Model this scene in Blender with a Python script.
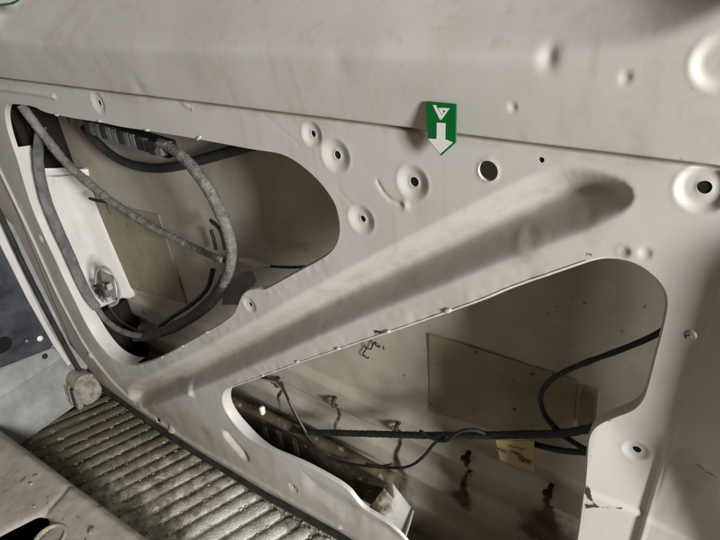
import bpy, bmesh, math, random
import numpy as np
from mathutils import Matrix, Vector

for o in list(bpy.data.objects):
    bpy.data.objects.remove(o)
scn = bpy.context.scene
COL = scn.collection

# ------------------------------------------------------------------ camera
# x runs along the van (right positive), y out through the door, z up; the step tread is about z = 0
FPX = 545.0
def unit(v):
    v = np.array(v, float); return v / np.linalg.norm(v)
Xc = unit((812, -248, 545)); Zc = unit((-78, 955, 545))
Zc = unit(Zc - Xc * Zc.dot(Xc)); Yc = np.cross(Zc, Xc)
ROT = np.stack([Xc, Yc, Zc])
CAM = np.array([0.0, -0.40, 0.86])
cd = bpy.data.cameras.new('camera'); cam = bpy.data.objects.new('camera', cd); COL.objects.link(cam)
cd.sensor_width = 36.0; cd.lens = 36.0 * FPX / 720.0; cd.clip_start = 0.01; cd.clip_end = 50
cam.matrix_world = Matrix.Translation(Vector(CAM)) @ Matrix([list(r) for r in ROT]).to_4x4()
scn.camera = cam

# ------------------------------------------------------------------ light
W = bpy.data.worlds.new('World'); scn.world = W; W.use_nodes = True
bg = W.node_tree.nodes['Background']
bg.inputs[0].default_value = (1.0, 0.68, 0.39, 1); bg.inputs[1].default_value = 0.068
def area(name, loc, target, sx, sy, power, col):
    l = bpy.data.lights.new(name, 'AREA'); l.shape = 'RECTANGLE'; l.size = sx; l.size_y = sy
    l.energy = power; l.color = col
    o = bpy.data.objects.new(name, l); COL.objects.link(o)
    o.location = loc
    o.rotation_euler = (Vector(target) - Vector(loc)).to_track_quat('-Z', 'Y').to_euler()
    return o
# daylight entering the van through its open rear, to the right of the door
area('rear_doorway_light', (2.05, -0.88, 1.17), (-0.45, 0.0, 0.5), 0.38, 0.64, 108, (1.0, 0.978, 0.945))

scn.view_settings.view_transform = 'Standard'; scn.view_settings.look = 'None'
scn.view_settings.exposure = 0.0; scn.view_settings.gamma = 1.0

# ------------------------------------------------------------------ pixel -> place
def ray(u, v): return ROT @ np.array([u - 360.0, -(v - 270.0), -FPX])
def PY(u, v, y=0.0):
    d = ray(u, v); t = (y - CAM[1]) / d[1]; return CAM + t * d
def PX(u, v, x):
    d = ray(u, v); t = (x - CAM[0]) / d[0]; return CAM + t * d
def PZ(u, v, z):
    d = ray(u, v); t = (z - CAM[2]) / d[2]; return CAM + t * d
def XZ(pts, y=0.0): return np.array([PY(u, v, y)[[0, 2]] for u, v in pts])

# ------------------------------------------------------------------ numeric helpers
def sstep(a, b, x):
    t = np.clip((x - a) / (b - a), 0, 1); return t * t * (3 - 2 * t)
def chaikin(p, n=2, closed=True):
    p = np.asarray(p, float)
    for _ in range(n):
        q = np.roll(p, -1, 0) if closed else p[1:]
        a = p if closed else p[:-1]
        r = np.empty((2 * len(a),) + p.shape[1:])
        r[0::2] = .75 * a + .25 * q; r[1::2] = .25 * a + .75 * q
        if not closed: r = np.vstack([p[:1], r, p[-1:]])
        p = r
    return p
def resample(p, step, closed=True):
    p = np.asarray(p, float)
    q = np.vstack([p, p[:1]]) if closed else p
    s = np.r_[0, np.cumsum(np.linalg.norm(np.diff(q, axis=0), axis=1))]
    n = max(4, int(s[-1] / step))
    t = np.linspace(0, s[-1], n + 1)
    if closed: t = t[:-1]
    return np.stack([np.interp(t, s, q[:, k]) for k in range(q.shape[1])], 1)
def seg_dist(px, pz, poly, closed=True):
    # unsigned distance, nearest point and inside flag
    n = len(poly); best = np.full(px.shape, 1e9); nx = np.zeros_like(px); nz = np.zeros_like(px)
    ins = np.zeros(px.shape, bool)
    for i in range(n if closed else n - 1):
        a = poly[i]; b = poly[(i + 1) % n]; d = b - a; L = d.dot(d) + 1e-18
        t = np.clip(((px - a[0]) * d[0] + (pz - a[1]) * d[1]) / L, 0, 1)
        cx = a[0] + t * d[0]; cz = a[1] + t * d[1]
        dd = (px - cx) ** 2 + (pz - cz) ** 2
        m = dd < best; best[m] = dd[m]; nx[m] = cx[m]; nz[m] = cz[m]
        if closed:
            c = (a[1] > pz) != (b[1] > pz)
            if c.any():
                xi = (b[0] - a[0]) * (pz - a[1]) / (b[1] - a[1] + 1e-18) + a[0]
                ins ^= c & (px < xi)
    return np.sqrt(best), nx, nz, ins
def local_sdf(X, Z, poly, pad):
    # signed distance (inside positive) evaluated only around the polygon
    lo = poly.min(0) - pad; hi = poly.max(0) + pad
    m = (X > lo[0]) & (X < hi[0]) & (Z > lo[1]) & (Z < hi[1])
    out = np.full(X.shape, -1.0)
    d, _, _, ins = seg_dist(X[m], Z[m], poly)
    out[m] = np.where(ins, d, -d)
    return out
def line_dist(X, Z, poly, pad=.03):
    lo = poly.min(0) - pad; hi = poly.max(0) + pad
    m = (X > lo[0]) & (X < hi[0]) & (Z > lo[1]) & (Z < hi[1])
    out = np.full(X.shape, 1.0)
    if m.any(): out[m] = seg_dist(X[m], Z[m], poly, False)[0]
    return out
def vnoise(x, z, scale, seed):
    rs = np.random.RandomState(seed); G = rs.rand(257, 257) * 2 - 1
    gx = (x / scale) % 256; gz = (z / scale) % 256
    i = gx.astype(int); j = gz.astype(int); fx = gx - i; fz = gz - j
    fx = fx * fx * (3 - 2 * fx); fz = fz * fz * (3 - 2 * fz)
    return (G[i, j] * (1 - fx) + G[i + 1, j] * fx) * (1 - fz) + (G[i, j + 1] * (1 - fx) + G[i + 1, j + 1] * fx) * fz

# ------------------------------------------------------------------ materials
def mat(name, c1, c2=None, scale=6.0, rough=.5, rough2=None, bump=0.0, bscale=60.0, metal=0.0, spec=.5,
        speck=None, speck_scale=90.0, speck_amt=.06, attrs=(), detail=6.0, contrast=(.35, .65), streak=None):
    m = bpy.data.materials.new(name); m.use_nodes = True
    nt = m.node_tree; N = nt.nodes; Lk = nt.links; b = N['Principled BSDF']
    tc = N.new('ShaderNodeTexCoord')
    nz = N.new('ShaderNodeTexNoise'); nz.inputs['Scale'].default_value = scale; nz.inputs['Detail'].default_value = detail
    nz.inputs['Roughness'].default_value = .65
    Lk.new(tc.outputs['Object'], nz.inputs['Vector'])
    mr = N.new('ShaderNodeMapRange'); mr.inputs[1].default_value = contrast[0]; mr.inputs[2].default_value = contrast[1]
    Lk.new(nz.outputs[0], mr.inputs[0])
    def mixc(fac, a, bcol):
        x = N.new('ShaderNodeMix'); x.data_type = 'RGBA'
        if isinstance(a, tuple): x.inputs[6].default_value = (*a, 1)
        else: Lk.new(a, x.inputs[6])
        if isinstance(bcol, tuple): x.inputs[7].default_value = (*bcol, 1)
        else: Lk.new(bcol, x.inputs[7])
        Lk.new(fac, x.inputs[0]); return x.outputs[2]
    col = mixc(mr.outputs[0], c1, c2 or c1)
    if speck:
        n2 = N.new('ShaderNodeTexNoise'); n2.inputs['Scale'].default_value = speck_scale; n2.inputs['Detail'].default_value = 3
        Lk.new(tc.outputs['Object'], n2.inputs['Vector'])
        m2 = N.new('ShaderNodeMapRange'); m2.inputs[1].default_value = .74 - speck_amt; m2.inputs[2].default_value = .78 - speck_amt
        Lk.new(n2.outputs[0], m2.inputs[0])
        col = mixc(m2.outputs[0], col, speck)
    if streak:      # runs and wipe marks, drawn out vertically
        mp = N.new('ShaderNodeMapping'); mp.inputs['Scale'].default_value = (70, 70, 7); mp.inputs['Rotation'].default_value = (0, .25, 0)
        Lk.new(tc.outputs['Object'], mp.inputs['Vector'])
        n5 = N.new('ShaderNodeTexNoise'); n5.inputs['Scale'].default_value = 1.0; n5.inputs['Detail'].default_value = 5
        Lk.new(mp.outputs[0], n5.inputs['Vector'])
        m5 = N.new('ShaderNodeMapRange'); m5.inputs[1].default_value = .56; m5.inputs[2].default_value = .80; m5.inputs[4].default_value = .55
        Lk.new(n5.outputs[0], m5.inputs[0]); col = mixc(m5.outputs[0], col, streak)
    for (an, acol, lo, hi, nscale) in attrs:
        at = N.new('ShaderNodeAttribute'); at.attribute_name = an
        n3 = N.new('ShaderNodeTexNoise'); n3.inputs['Scale'].default_value = nscale; n3.inputs['Detail'].default_value = 8
        n3.inputs['Roughness'].default_value = .7
        Lk.new(tc.outputs['Object'], n3.inputs['Vector'])
        ad = N.new('ShaderNodeMath'); ad.operation = 'MULTIPLY_ADD'
        # attr * 1.0 + (noise - .5)
        sb = N.new('ShaderNodeMath'); sb.operation = 'SUBTRACT'; Lk.new(n3.outputs[0], sb.inputs[0]); sb.inputs[1].default_value = .5
        Lk.new(at.outputs['Fac'], ad.inputs[0]); ad.inputs[1].default_value = 1.0; Lk.new(sb.outputs[0], ad.inputs[2])
        m3 = N.new('ShaderNodeMapRange'); m3.inputs[1].default_value = lo; m3.inputs[2].default_value = hi
        m3.clamp = True
        Lk.new(ad.outputs[0], m3.inputs[0])
        # no attribute, no effect
        mu = N.new('ShaderNodeMath'); mu.operation = 'MULTIPLY'
        st = N.new('ShaderNodeMapRange'); st.inputs[1].default_value = 0.0; st.inputs[2].default_value = .12
        Lk.new(at.outputs['Fac'], st.inputs[0])
        Lk.new(m3.outputs[0], mu.inputs[0]); Lk.new(st.outputs[0], mu.inputs[1])
        col = mixc(mu.outputs[0], col, acol)
    Lk.new(col, b.inputs['Base Color'])
    rr = N.new('ShaderNodeMapRange'); rr.inputs[3].default_value = rough; rr.inputs[4].default_value = rough2 if rough2 is not None else rough
    Lk.new(mr.outputs[0], rr.inputs[0]); Lk.new(rr.outputs[0], b.inputs['Roughness'])
    b.inputs['Metallic'].default_value = metal; b.inputs['Specular IOR Level'].default_value = spec
    if bump:
        n4 = N.new('ShaderNodeTexNoise'); n4.inputs['Scale'].default_value = bscale; n4.inputs['Detail'].default_value = 7
        Lk.new(tc.outputs['Object'], n4.inputs['Vector'])
        bp = N.new('ShaderNodeBump'); bp.inputs['Strength'].default_value = bump; bp.inputs['Distance'].default_value = .004
        Lk.new(n4.outputs[0], bp.inputs['Height']); Lk.new(bp.outputs[0], b.inputs['Normal'])
    return m
M = {}
M['paint'] = mat('white_paint', (.68, .668, .64), (.575, .56, .53), 3.2, .38, .52, .05, 45, spec=.45, streak=(.46, .43, .37),
                 speck=(.40, .36, .30), speck_scale=160, speck_amt=-.01,
                 attrs=(('dirt', (.33, .28, .215), .05, .75, 34), ('scuff', (.72, .69, .64), .25, .8, 60), ('stain', (.085, .07, .035), .30, .62, 60), ('chip', (.06, .045, .035), .60, .72, 210)))
M['skin'] = mat('dusty_primer', (.54, .505, .44), (.38, .345, .285), 5, .36, .60, .10, 40, spec=.25,
                speck=(.18, .15, .11), speck_scale=120, speck_amt=.03,
                attrs=(('rust', (.04, .025, .014), .30, .75, 70), ('dust', (.30, .25, .18), .2, .9, 16)))
M['pad'] = mat('damping_sheet', (.36, .33, .25), (.28, .255, .19), 14, .6, .8, .18, 70, spec=.2, speck=(.10, .085, .06), speck_scale=90, speck_amt=.06)
M['rail'] = mat('rusty_rail', (.17, .135, .09), (.07, .052, .033), 18, .8, .9, .35, 80, spec=.2, speck=(.33, .29, .22), speck_scale=60, speck_amt=.12)
M['conduit'] = mat('dusty_conduit', (.27, .265, .245), (.075, .075, .072), 85, .75, .85, .6, 260, spec=.2, contrast=(.30, .72))
M['sleeve'] = mat('grey_sleeve', (.20, .20, .195), (.105, .105, .105), 40, .7, .85, .3, 200, spec=.25)
M['black'] = mat('black_plastic', (.010, .010, .011), (.030, .028, .026), 40, .5, .75, .25, 150, spec=.4)
M['rubber'] = mat('black_rubber', (.012, .013, .012), (.04, .042, .038), 24, .6, .8, .3, 90, spec=.35)
M['dusty_rubber'] = mat('dusty_rubber_block', (.34, .31, .265), (.16, .15, .135), 55, .9, .95, .5, 120, spec=.1, contrast=(.45, .62))
M['trim'] = mat('dark_blue_trim', (.022, .025, .033), (.065, .07, .082), 22, .5, .7, .2, 70, spec=.4, speck=(.16, .16, .165), speck_scale=110, speck_amt=.0)
M['pillar'] = mat('pillar_paint', (.38, .385, .39), (.23, .23, .225), 14, .5, .65, .1, 50, spec=.35, speck=(.22, .21, .2), speck_scale=90, speck_amt=.05)
M['tread'] = mat('dirty_tread', (.47, .45, .385), (.19, .175, .13), 40, .92, .98, .6, 260, spec=.04, detail=9, contrast=(.40, .60),
                 speck=(.50, .48, .41), speck_scale=55, speck_amt=.13,
                 attrs=(('mud', (.125, .115, .075), .30, .95, 42), ('pale', (.66, .65, .60), .35, .75, 45)))
M['floor'] = mat('scuffed_floor', (.52, .49, .435), (.35, .325, .28), 12, .7, .85, .25, 55, spec=.25, speck=(.20, .18, .15), speck_scale=60, speck_amt=.07)
M['green'] = mat('green_plastic', (.0, .145, .028), (.0, .125, .024), 20, .38, .45, spec=.45)
M['print'] = mat('white_print', (.84, .84, .82), (.78, .78, .76), 30, .5, .5)
M['paper'] = mat('aged_paper', (.50, .40, .235), (.42, .33, .19), 40, .8, .85, .1, 90, spec=.1)
M['ink'] = mat('faded_ink', (.12, .09, .05), (.2, .15, .09), 200, .8, .8)
M['inkblack'] = mat('black_marker', (.01, .01, .01), (.03, .03, .03), 200, .6, .6)
M['metal'] = mat('dull_steel', (.36, .35, .33), (.22, .20, .17), 60, .45, .6, .2, 150, metal=.7)
M['rustclip'] = mat('rusted_clip', (.03, .021, .014), (.075, .05, .032), 90, .8, .9, .5, 200, spec=.2)
M['rustbrown'] = mat('rust_brown', (.10, .035, .02), (.03, .012, .01), 40, .8, .9, .4, 90, spec=.2)
M['clear'] = mat('dusty_clear_plastic', (.50, .50, .47), (.33, .33, .31), 50, .35, .6, .2, 120, spec=.5)
M['dark'] = mat('dark_void', (.012, .011, .010), (.02, .018, .015), 10, .9, .9, spec=.1)  # near-black colour standing in for shade in holes and hollows
M['grit'] = mat('pale_grit', (.50, .47, .39), (.30, .27, .2), 60, .9, .95)
M['foam'] = mat('beige_foam', (.36, .32, .24), (.30, .265, .2), 30, .9, .9, .3, 200)

# ------------------------------------------------------------------ object helpers
def link(name, me, m, parent=None, smooth=True):
    if m: me.materials.clear(); me.materials.append(M[m] if isinstance(m, str) else m)
    if smooth: me.polygons.foreach_set('use_smooth', [True] * len(me.polygons))
    o = bpy.data.objects.new(name, me); COL.objects.link(o)
    if parent: o.parent = parent
    return o
def tag(o, label, cat=None, group=None, kind=None):
    o['label'] = label
    if cat: o['category'] = cat
    if group: o['group'] = group
    if kind: o['kind'] = kind
    return o
def empty(name, loc=(0, 0, 0)):
    o = bpy.data.objects.new(name, None); COL.objects.link(o); o.location = loc; o.empty_display_size = .02
    return o
def adopt(o, parent):           # keep world placement: vertices are stored in world space
    o.parent = parent; o.matrix_parent_inverse = Matrix.Translation(-Vector(parent.location)); return o
def pydata(name, v, f): 
    me = bpy.data.meshes.new(name); me.from_pydata([tuple(map(float, p)) for p in v], [], [tuple(map(int, q)) for q in f]); me.update(); return me
def attr(me, name, vals):
    a = me.attributes.new(name, 'FLOAT', 'POINT'); a.data.foreach_set('value', np.asarray(vals, np.float32))
def spline(pts, step=.004):
    p = np.asarray(pts, float); n = len(p)
    if n == 2: return resample(p, step, False)
    q = np.vstack([2 * p[0] - p[1], p, 2 * p[-1] - p[-2]]); out = []
    for i in range(n - 1):
        a, b, c, d = q[i:i + 4]
        for t in np.linspace(0, 1, 12, endpoint=False):
            out.append(.5 * ((2 * b) + (-a + c) * t + (2 * a - 5 * b + 4 * c - d) * t * t + (-a + 3 * b - 3 * c + d) * t ** 3))
    out.append(p[-1]); return resample(np.array(out), step, False)
def tube(name, pts, r, m, parent=None, seg=10, step=.004, corr=0.0, corr_p=.006, flat=1.0, wob=0.0, seed=1, flat_axis=(0, 1, 0)):
    """round or flattened tube along a smooth path; r a number or a list per control point"""
    pts = np.asarray(pts, float)
    if np.ndim(r) == 0: rr = np.full((len(pts), 1), float(r))
    else: rr = np.asarray(r, float).reshape(-1, 1)
    P4 = spline(np.hstack([pts, rr]), step)
    c = P4[:, :3]; rad = np.abs(P4[:, 3]).copy()
    s = np.r_[0, np.cumsum(np.linalg.norm(np.diff(c, axis=0), axis=1))]
    rs = np.random.RandomState(seed)
    if corr: rad *= 1 + corr * np.sign(np.sin(2 * np.pi * s / corr_p)) * .5
    if wob: rad *= 1 + wob * np.interp(s, np.linspace(0, s[-1], max(3, int(s[-1] / .015))), rs.randn(max(3, int(s[-1] / .015))))
    T = np.gradient(c, axis=0); T /= np.linalg.norm(T, axis=1)[:, None] + 1e-12
    fa = np.array(flat_axis, float)
    v = []; f = []
    for i in range(len(c)):
        n1 = fa - T[i] * fa.dot(T[i]); n1 /= np.linalg.norm(n1) + 1e-9; n2 = np.cross(T[i], n1)
        for k in range(seg):
            a = 2 * np.pi * k / seg
            v.append(c[i] + rad[i] * (flat * n1 * math.cos(a) + n2 * math.sin(a)))
    for i in range(len(c) - 1):
        for k in range(seg):
            k2 = (k + 1) % seg
            f.append((i * seg + k, i * seg + k2, (i + 1) * seg + k2, (i + 1) * seg + k))
    f.append(tuple(range(seg))[::-1]); f.append(tuple((len(c) - 1) * seg + k for k in range(seg)))
    o = link(name, pydata(name, v, f), m)
    if parent: adopt(o, parent)
    return o
def bevel_mesh(name, me, w, segs=2):
    bm = bmesh.new(); bm.from_mesh(me)
    bmesh.ops.recalc_face_normals(bm, faces=bm.faces)
    if w: bmesh.ops.bevel(bm, geom=list(bm.edges), offset=w, segments=segs, affect='EDGES', profile=.6)
    bm.to_mesh(me); bm.free(); return me
def hexa(name, c8, m, parent=None, bevel=.001, smooth=False, jitter=0.0, seed=0):
    """solid from 8 corners: 0-3 front loop, 4-7 back loop"""
    c8 = np.array(c8, float)
    if jitter: c8 = c8 + np.random.RandomState(seed).randn(8, 3) * jitter
    f = [(0, 1, 2, 3), (7, 6, 5, 4), (0, 4, 5, 1), (1, 5, 6, 2), (2, 6, 7, 3), (3, 7, 4, 0)]
    o = link(name, bevel_mesh(name, pydata(name, c8, f), bevel), m, smooth=smooth)
    if parent: adopt(o, parent)
    return o
def box(name, lo, hi, m, parent=None, bevel=.001, **k):
    (a, b, c), (d, e, g) = lo, hi
    return hexa(name, [(a, b, c), (d, b, c), (d, b, g), (a, b, g), (a, e, c), (d, e, c), (d, e, g), (a, e, g)], m, parent, bevel, **k)
def plate(name, pts3, thick, m, parent=None, bevel=0.0004, off=(0, 1, 0)):
    """flat polygon (3D points, front side) with thickness along off"""
    p = np.array(pts3, float); n = len(p); q = p + np.array(off, float) * thick
    f = [tuple(range(n)), tuple(range(2 * n - 1, n - 1, -1))] + [(i, n + i, n + (i + 1) % n, (i + 1) % n) for i in range(n)]
    me = pydata(name, np.vstack([p, q]), f)
    o = link(name, bevel_mesh(name, me, bevel, 1), m, smooth=False)
    if parent: adopt(o, parent)
    return o
def grid_mesh(name, V, keep):
    """V: (nz,nx,3); keep: (nz,nx) vertex mask -> mesh of quads with all four corners kept, returns mesh and vertex index list"""
    nz, nx = keep.shape
    q = keep[:-1, :-1] & keep[:-1, 1:] & keep[1:, 1:] & keep[1:, :-1]
    idx = np.arange(nz * nx).reshape(nz, nx)
    F = np.stack([idx[:-1, :-1][q], idx[:-1, 1:][q], idx[1:, 1:][q], idx[1:, :-1][q]], 1)
    used = np.unique(F); remap = np.full(nz * nx, -1); remap[used] = np.arange(len(used)); F = remap[F]
    me = bpy.data.meshes.new(name)
    me.vertices.add(len(used)); me.vertices.foreach_set('co', V.reshape(-1, 3)[used].astype(np.float32).ravel())
    me.loops.add(F.size); me.loops.foreach_set('vertex_index', F.ravel().astype(np.int32))
    me.polygons.add(len(F)); me.polygons.foreach_set('loop_start', (np.arange(len(F)) * 4).astype(np.int32))
    me.update(calc_edges=True); me.validate()
    return me, used
def snap_out(X, Z, keep, polys):
    """move kept vertices that border a removed one onto the nearest outline"""
    k = keep; b = np.zeros_like(k)
    p = np.pad(k, 1, constant_values=True)
    for dz in (-1, 0, 1):
        for dx in (-1, 0, 1):
            b |= ~p[1 + dz:1 + dz + k.shape[0], 1 + dx:1 + dx + k.shape[1]]
    b &= k
    px, pz = X[b], Z[b]; bd = np.full(px.shape, 1e9); bx = px.copy(); bz = pz.copy()
    for poly in polys:
        d, nx, nz, _ = seg_dist(px, pz, poly)
        m = d < bd; bd[m] = d[m]; bx[m] = nx[m]; bz[m] = nz[m]
    m = bd < .006
    px2 = np.where(m, bx, px); pz2 = np.where(m, bz, pz)
    X[b] = px2; Z[b] = pz2

# ================================================================== THE DOOR
door = empty('sliding_door', (-.45, 0, .013))
tag(door, 'white sheet-metal inside of a van sliding door with two large openings and a diagonal groove', 'van door')

OPEN1 = [(5, 104), (4, 118), (9, 138), (17, 160), (24, 186), (32, 210), (42, 232), (52, 253), (62, 275), (73, 297), (84, 320), (95, 339), (108, 355), (121, 364), (133, 367),
         (146, 364), (162, 357.5), (182, 346.5), (207, 332.5), (222, 324), (234, 315), (238, 306), (241, 297), (247, 291), (256, 289), (264, 290.5), (272, 286.5), (297, 272.5), (322, 259.5), (333, 251),
         (339, 239), (340, 226), (337, 209), (333, 200), (323, 185), (310, 172), (295, 160.5), (280, 153), (260, 150), (240, 147), (200, 139), (148, 130.5), (120, 126.5), (100, 122), (72, 118), (58, 115), (43, 112), (34, 106.5), (22, 104.5), (12, 103.5)]
OPEN2 = [(231, 387), (224.5, 390), (221, 397), (222.5, 408), (229, 419), (238, 430), (250, 440.5), (266, 448), (285, 456), (304, 464), (326, 476), (347, 488.5), (355, 499), (364, 510), (376, 517), (392, 527), (404, 540), (412, 558),
         (440, 590), (500, 600), (560, 585), (575, 560), (580, 530), (584, 500), (587, 472), (588, 448), (590, 435), (597, 426), (615, 418.5), (633, 412), (643, 402), (648, 388), (655, 360), (662, 334), (667, 312), (668, 298), (662.5, 285), (651, 273), (637, 263.5), (622, 258.5), (606, 257), (592, 259), (569, 267),
         (540, 277), (507, 288.5), (487, 297.5), (453, 309.5), (420, 321.5), (387, 332.5), (337, 349.5), (298, 362.5), (262, 376)]
GROOVE = [(126, 391), (131, 383), (145, 378), (190, 355), (237, 330), (320, 283), (400, 241), (460, 210), (515, 182), (550, 168), (574, 166), (604, 171), (628, 181), (638, 196), (628, 212), (599, 226), (557, 243), (502, 262), (460, 280), (400, 303), (320, 336), (270, 359), (203, 388), (150, 408), (136, 408)]
BEAD = [(-30, 108), (-12, 145), (0, 170), (17, 205), (38, 250), (55, 288), (73, 323), (84, 343), (98, 363), (113, 381), (131, 399), (148, 413.5), (174, 431.5), (200, 447), (233, 466), (267, 486), (300, 505), (340, 527)]
o1 = resample(chaikin(XZ(OPEN1), 2), .003); o2 = resample(chaikin(XZ(OPEN2), 2), .003)
gv = resample(chaikin(XZ(GROOVE), 2), .008)
bead = resample(chaikin(XZ(BEAD), 2, False), .01, False)
outl = np.vstack([XZ([(72, 363), (95, 380), (121, 399), (139, 412), (165, 430.5), (200, 452), (233, 472), (267, 493), (300, 511), (340, 533)]),
                  np.array([(-.33, .049), (-.2, .05), (.1, .05), (.28, .06), (.28, 1.16), (-1.335, 1.16), (-1.325, .6), (-1.30, .2), (-1.29, .06)])])

zb = float(np.mean([PY(0, 77.5)[2], PY(360, 121.5)[2], PY(720, 165)[2]]))
def lin(a, b, s): return np.linspace(a, b, max(2, int(round((b - a) / s))), endpoint=False)
xs = np.r_[lin(-1.34, -1.04, .0016), lin(-1.04, -.50, .0024), lin(-.50, .07, .0014), lin(.07, .285, .003)]
zs = np.r_[lin(-.0, zb - .006, .0019), lin(zb - .006, zb + .006, .0006), lin(zb + .006, .86, .0022), lin(.86, 1.165, .004)]
X, Z = np.meshgrid(xs, zs)
nearleft = X < .2

# round features: (pixel centre, outer radius m, depth m, flat radius m, hole radius m)
CUPS = [((412.5, 183), .0170, .0034, .0062, .0047), ((361, 220), .0165, .0032, .0055, .0036), ((335.5, 156), .0178, .0034, .0060, .0042),
        ((311.5, 134.5), .0134, .0028, .0048, .0034), ((98, 103), .0170, .0026, .0060, .0040), ((249.5, 305), .0130, .0026, .0055, .0036),
        ((635, 454), .0112, .0026, .0050, .0037), ((703.5, 189), .0170, .0036, .0118, .0046), ((727, 58), .0165, .0036, .0100, 0.0), ((293.5, 487.5), .0115, .0024, .0050, .0036)]
HOLES = [((488, 171), .0088), ((541.5, 160), .0023), ((159.5, 421), .0085), ((156, 379), .0024), ((690, 219), .0012)]

def height(X, Z):
    h = .0011 * vnoise(X, Z, .13, 3) + .0004 * vnoise(X, Z, .045, 4)
    # overlapped belt seam
    h += .0026 * sstep(zb - .0010, zb + .0008, Z) - .0075 * np.exp(-((Z - zb + .0017) / .0014) ** 2)
    # the strip above the belt leans in, then the window recess
    h += .25 * np.clip(Z - zb, 0, .075)
    wp = chaikin(np.array([(-1.03, 1.3), (-1.03, .86), (-.99, .805), (-.93, .789), (-.6, .7895), (-.3, .792), (-.17, .793), (-.11, .797), (-.06, .808), (-.02, .835), (.02, .90), (.04, .98), (.05, 1.3)]), 3)
    d = local_sdf(X, Z, wp, .03)
    d2 = np.where(d > -.5, d, -.03)
    soft = .005
    rec = .5 * (d2 + np.sqrt(d2 * d2 + soft * soft)) - .5 * (-.03 + np.sqrt(.0009 + soft * soft))
    h -= np.minimum(1.15 * rec, .070)
    # diagonal groove
    d = local_sdf(X, Z, gv, .005)
    t = np.clip(d / .027, 0, 1)
    h -= .0225 * (.6 * t * t * (3 - 2 * t) + .4 * t) * (d > 0)
    # cups
    for (c, R, dep, rf, rh) in CUPS:
        cx, cz = PY(*c)[[0, 2]]; r = np.hypot(X - cx, Z - cz); m = r < R * 1.25
        h[m] += -dep * (1 - .4 * np.clip((r[m] - rf) / (R - rf), 0, 1) ** 1.7 - .6 * sstep(rf, R, r[m])) + .00025 * np.exp(-((r[m] - R * 1.04) / (.10 * R)) ** 2) + .0006 * np.exp(-((r[m] - rh) / .0011) ** 2)
    for (c, R) in HOLES[:1]:
        cx, cz = PY(*c)[[0, 2]]; r = np.hypot(X - cx, Z - cz); h += .0007 * np.exp(-((r - R) / .0012) ** 2)
    # long pressed pocket near the sill
    d = line_dist(X, Z, XZ([(228, 438), (243, 455)]), .05)
    h -= .0105 * (1 - sstep(.004, .0175, d))
    # round nibs
    for (u, v, R, a) in [(518, 104, .0032, -.0011), (632, 72.5, .0035, -.0012), (645, 254, .004, -.0012), (624, 252.5, .0035, -.0016), (690, 336, .006, .0005), (20, 206, .006, .0012), (42, 239, .009, -.004), (172, 429, .009, .0045), (92, 355, .007, .003), (188, 391, .013, .0050), (120, 341, .004, .001)]:
        cx, cz = PY(u, v)[[0, 2]]; r = np.hypot(X - cx, Z - cz); h += a * np.exp(-(r / R) ** 4)
    # dents
    for (u, v, R, a) in [(557, 53, .0058, -.0026), (143, 86, .011, -.0010), (405, 205, .004, .0018), (350, 62, .012, -.0008)]:
        cx, cz = PY(u, v)[[0, 2]]; r2 = ((X - cx) / R) ** 2 + ((Z - cz) / (R * 1.25)) ** 2; h += a * np.exp(-r2)
    # crescent crease left of the big cup, stretched creases
    for (pl, w, a) in [([(377, 182), (383, 193), (391, 200.5), (403, 205)], .0016, -.0013), ([(262, 113), (300, 146)], .0012, -.00025), ([(338, 190), (352, 205)], .0016, -.0003),
                       ([(-6, 88), (30, 92.5), (54, 96.5)], .0035, .0034), ([(180, 101), (191, 109)], .0020, .0010)]:
        d = line_dist(X, Z, XZ(pl)); h += a * np.exp(-(d / w) ** 2)
    # raised bead that follows the door edge, sunk margin outside it
    d, _, _, _ = seg_dist(X.ravel(), Z.ravel(), bead, False); d = d.reshape(X.shape)
    h += .0042 * np.exp(-(d / .0036) ** 2)
    h -= .004 * sstep(0, .01, d) * ((X < -1.21) & (Z < .6))
    # stepped jamb on the right: first leaf turns towards the room
    bx = np.interp(-Z, -np.array([1.2, .735, .715, .70, .675, .63, .588, .528, .488, .443, .395, .30, .0]), np.array([.32, .16, .058, .032, .024, .023, .023, .025, .032, .056, .082, .10, .11]))
    e = X - bx
    e = e + .012
    h += np.clip(.72 * (.5 * (e + np.sqrt(e * e + .0001))) - .0005, 0, .036)
    # lower right leaf: leans to the light, then a narrow step
    f = sstep(.505, .470, Z) * sstep(-.10, -.05, X)
    gx = -.006
    h += f * (-.10 * np.clip(X + .06, 0, .054)) * (X < gx) + f * np.where(X >= gx, -.0054 + .0042 * sstep(gx, gx + .003, X), 0)
    h += f * .003 * sstep(.395, .388, Z)
    # triangular pressing above the sill
    tri = XZ([(300, 468), (303, 489), (345, 522), (420, 560), (420, 545), (345, 494)])
    d = local_sdf(X, Z, tri, .01); h -= .0055 * sstep(-.002, .034, d)
    # hammered strip along the openings
    d1 = local_sdf(X, Z, o2, .05); g = np.exp(-np.clip(-d1, 0, 1) / .018) * (X < -.12) * (Z > .25)
    h += g * (.0005 * vnoise(X, Z, .022, 9) + .0004 * vnoise(X, Z, .009, 10))
    d1 = local_sdf(X, Z, o1, .05); g1 = np.exp(-np.clip(-d1, 0, 1) / .016) * (Z < .57) * (X > -.95)
    h += g1 * (.0005 * vnoise(X, Z, .022, 11) + .0004 * vnoise(X, Z, .008, 12))
    return h

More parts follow.
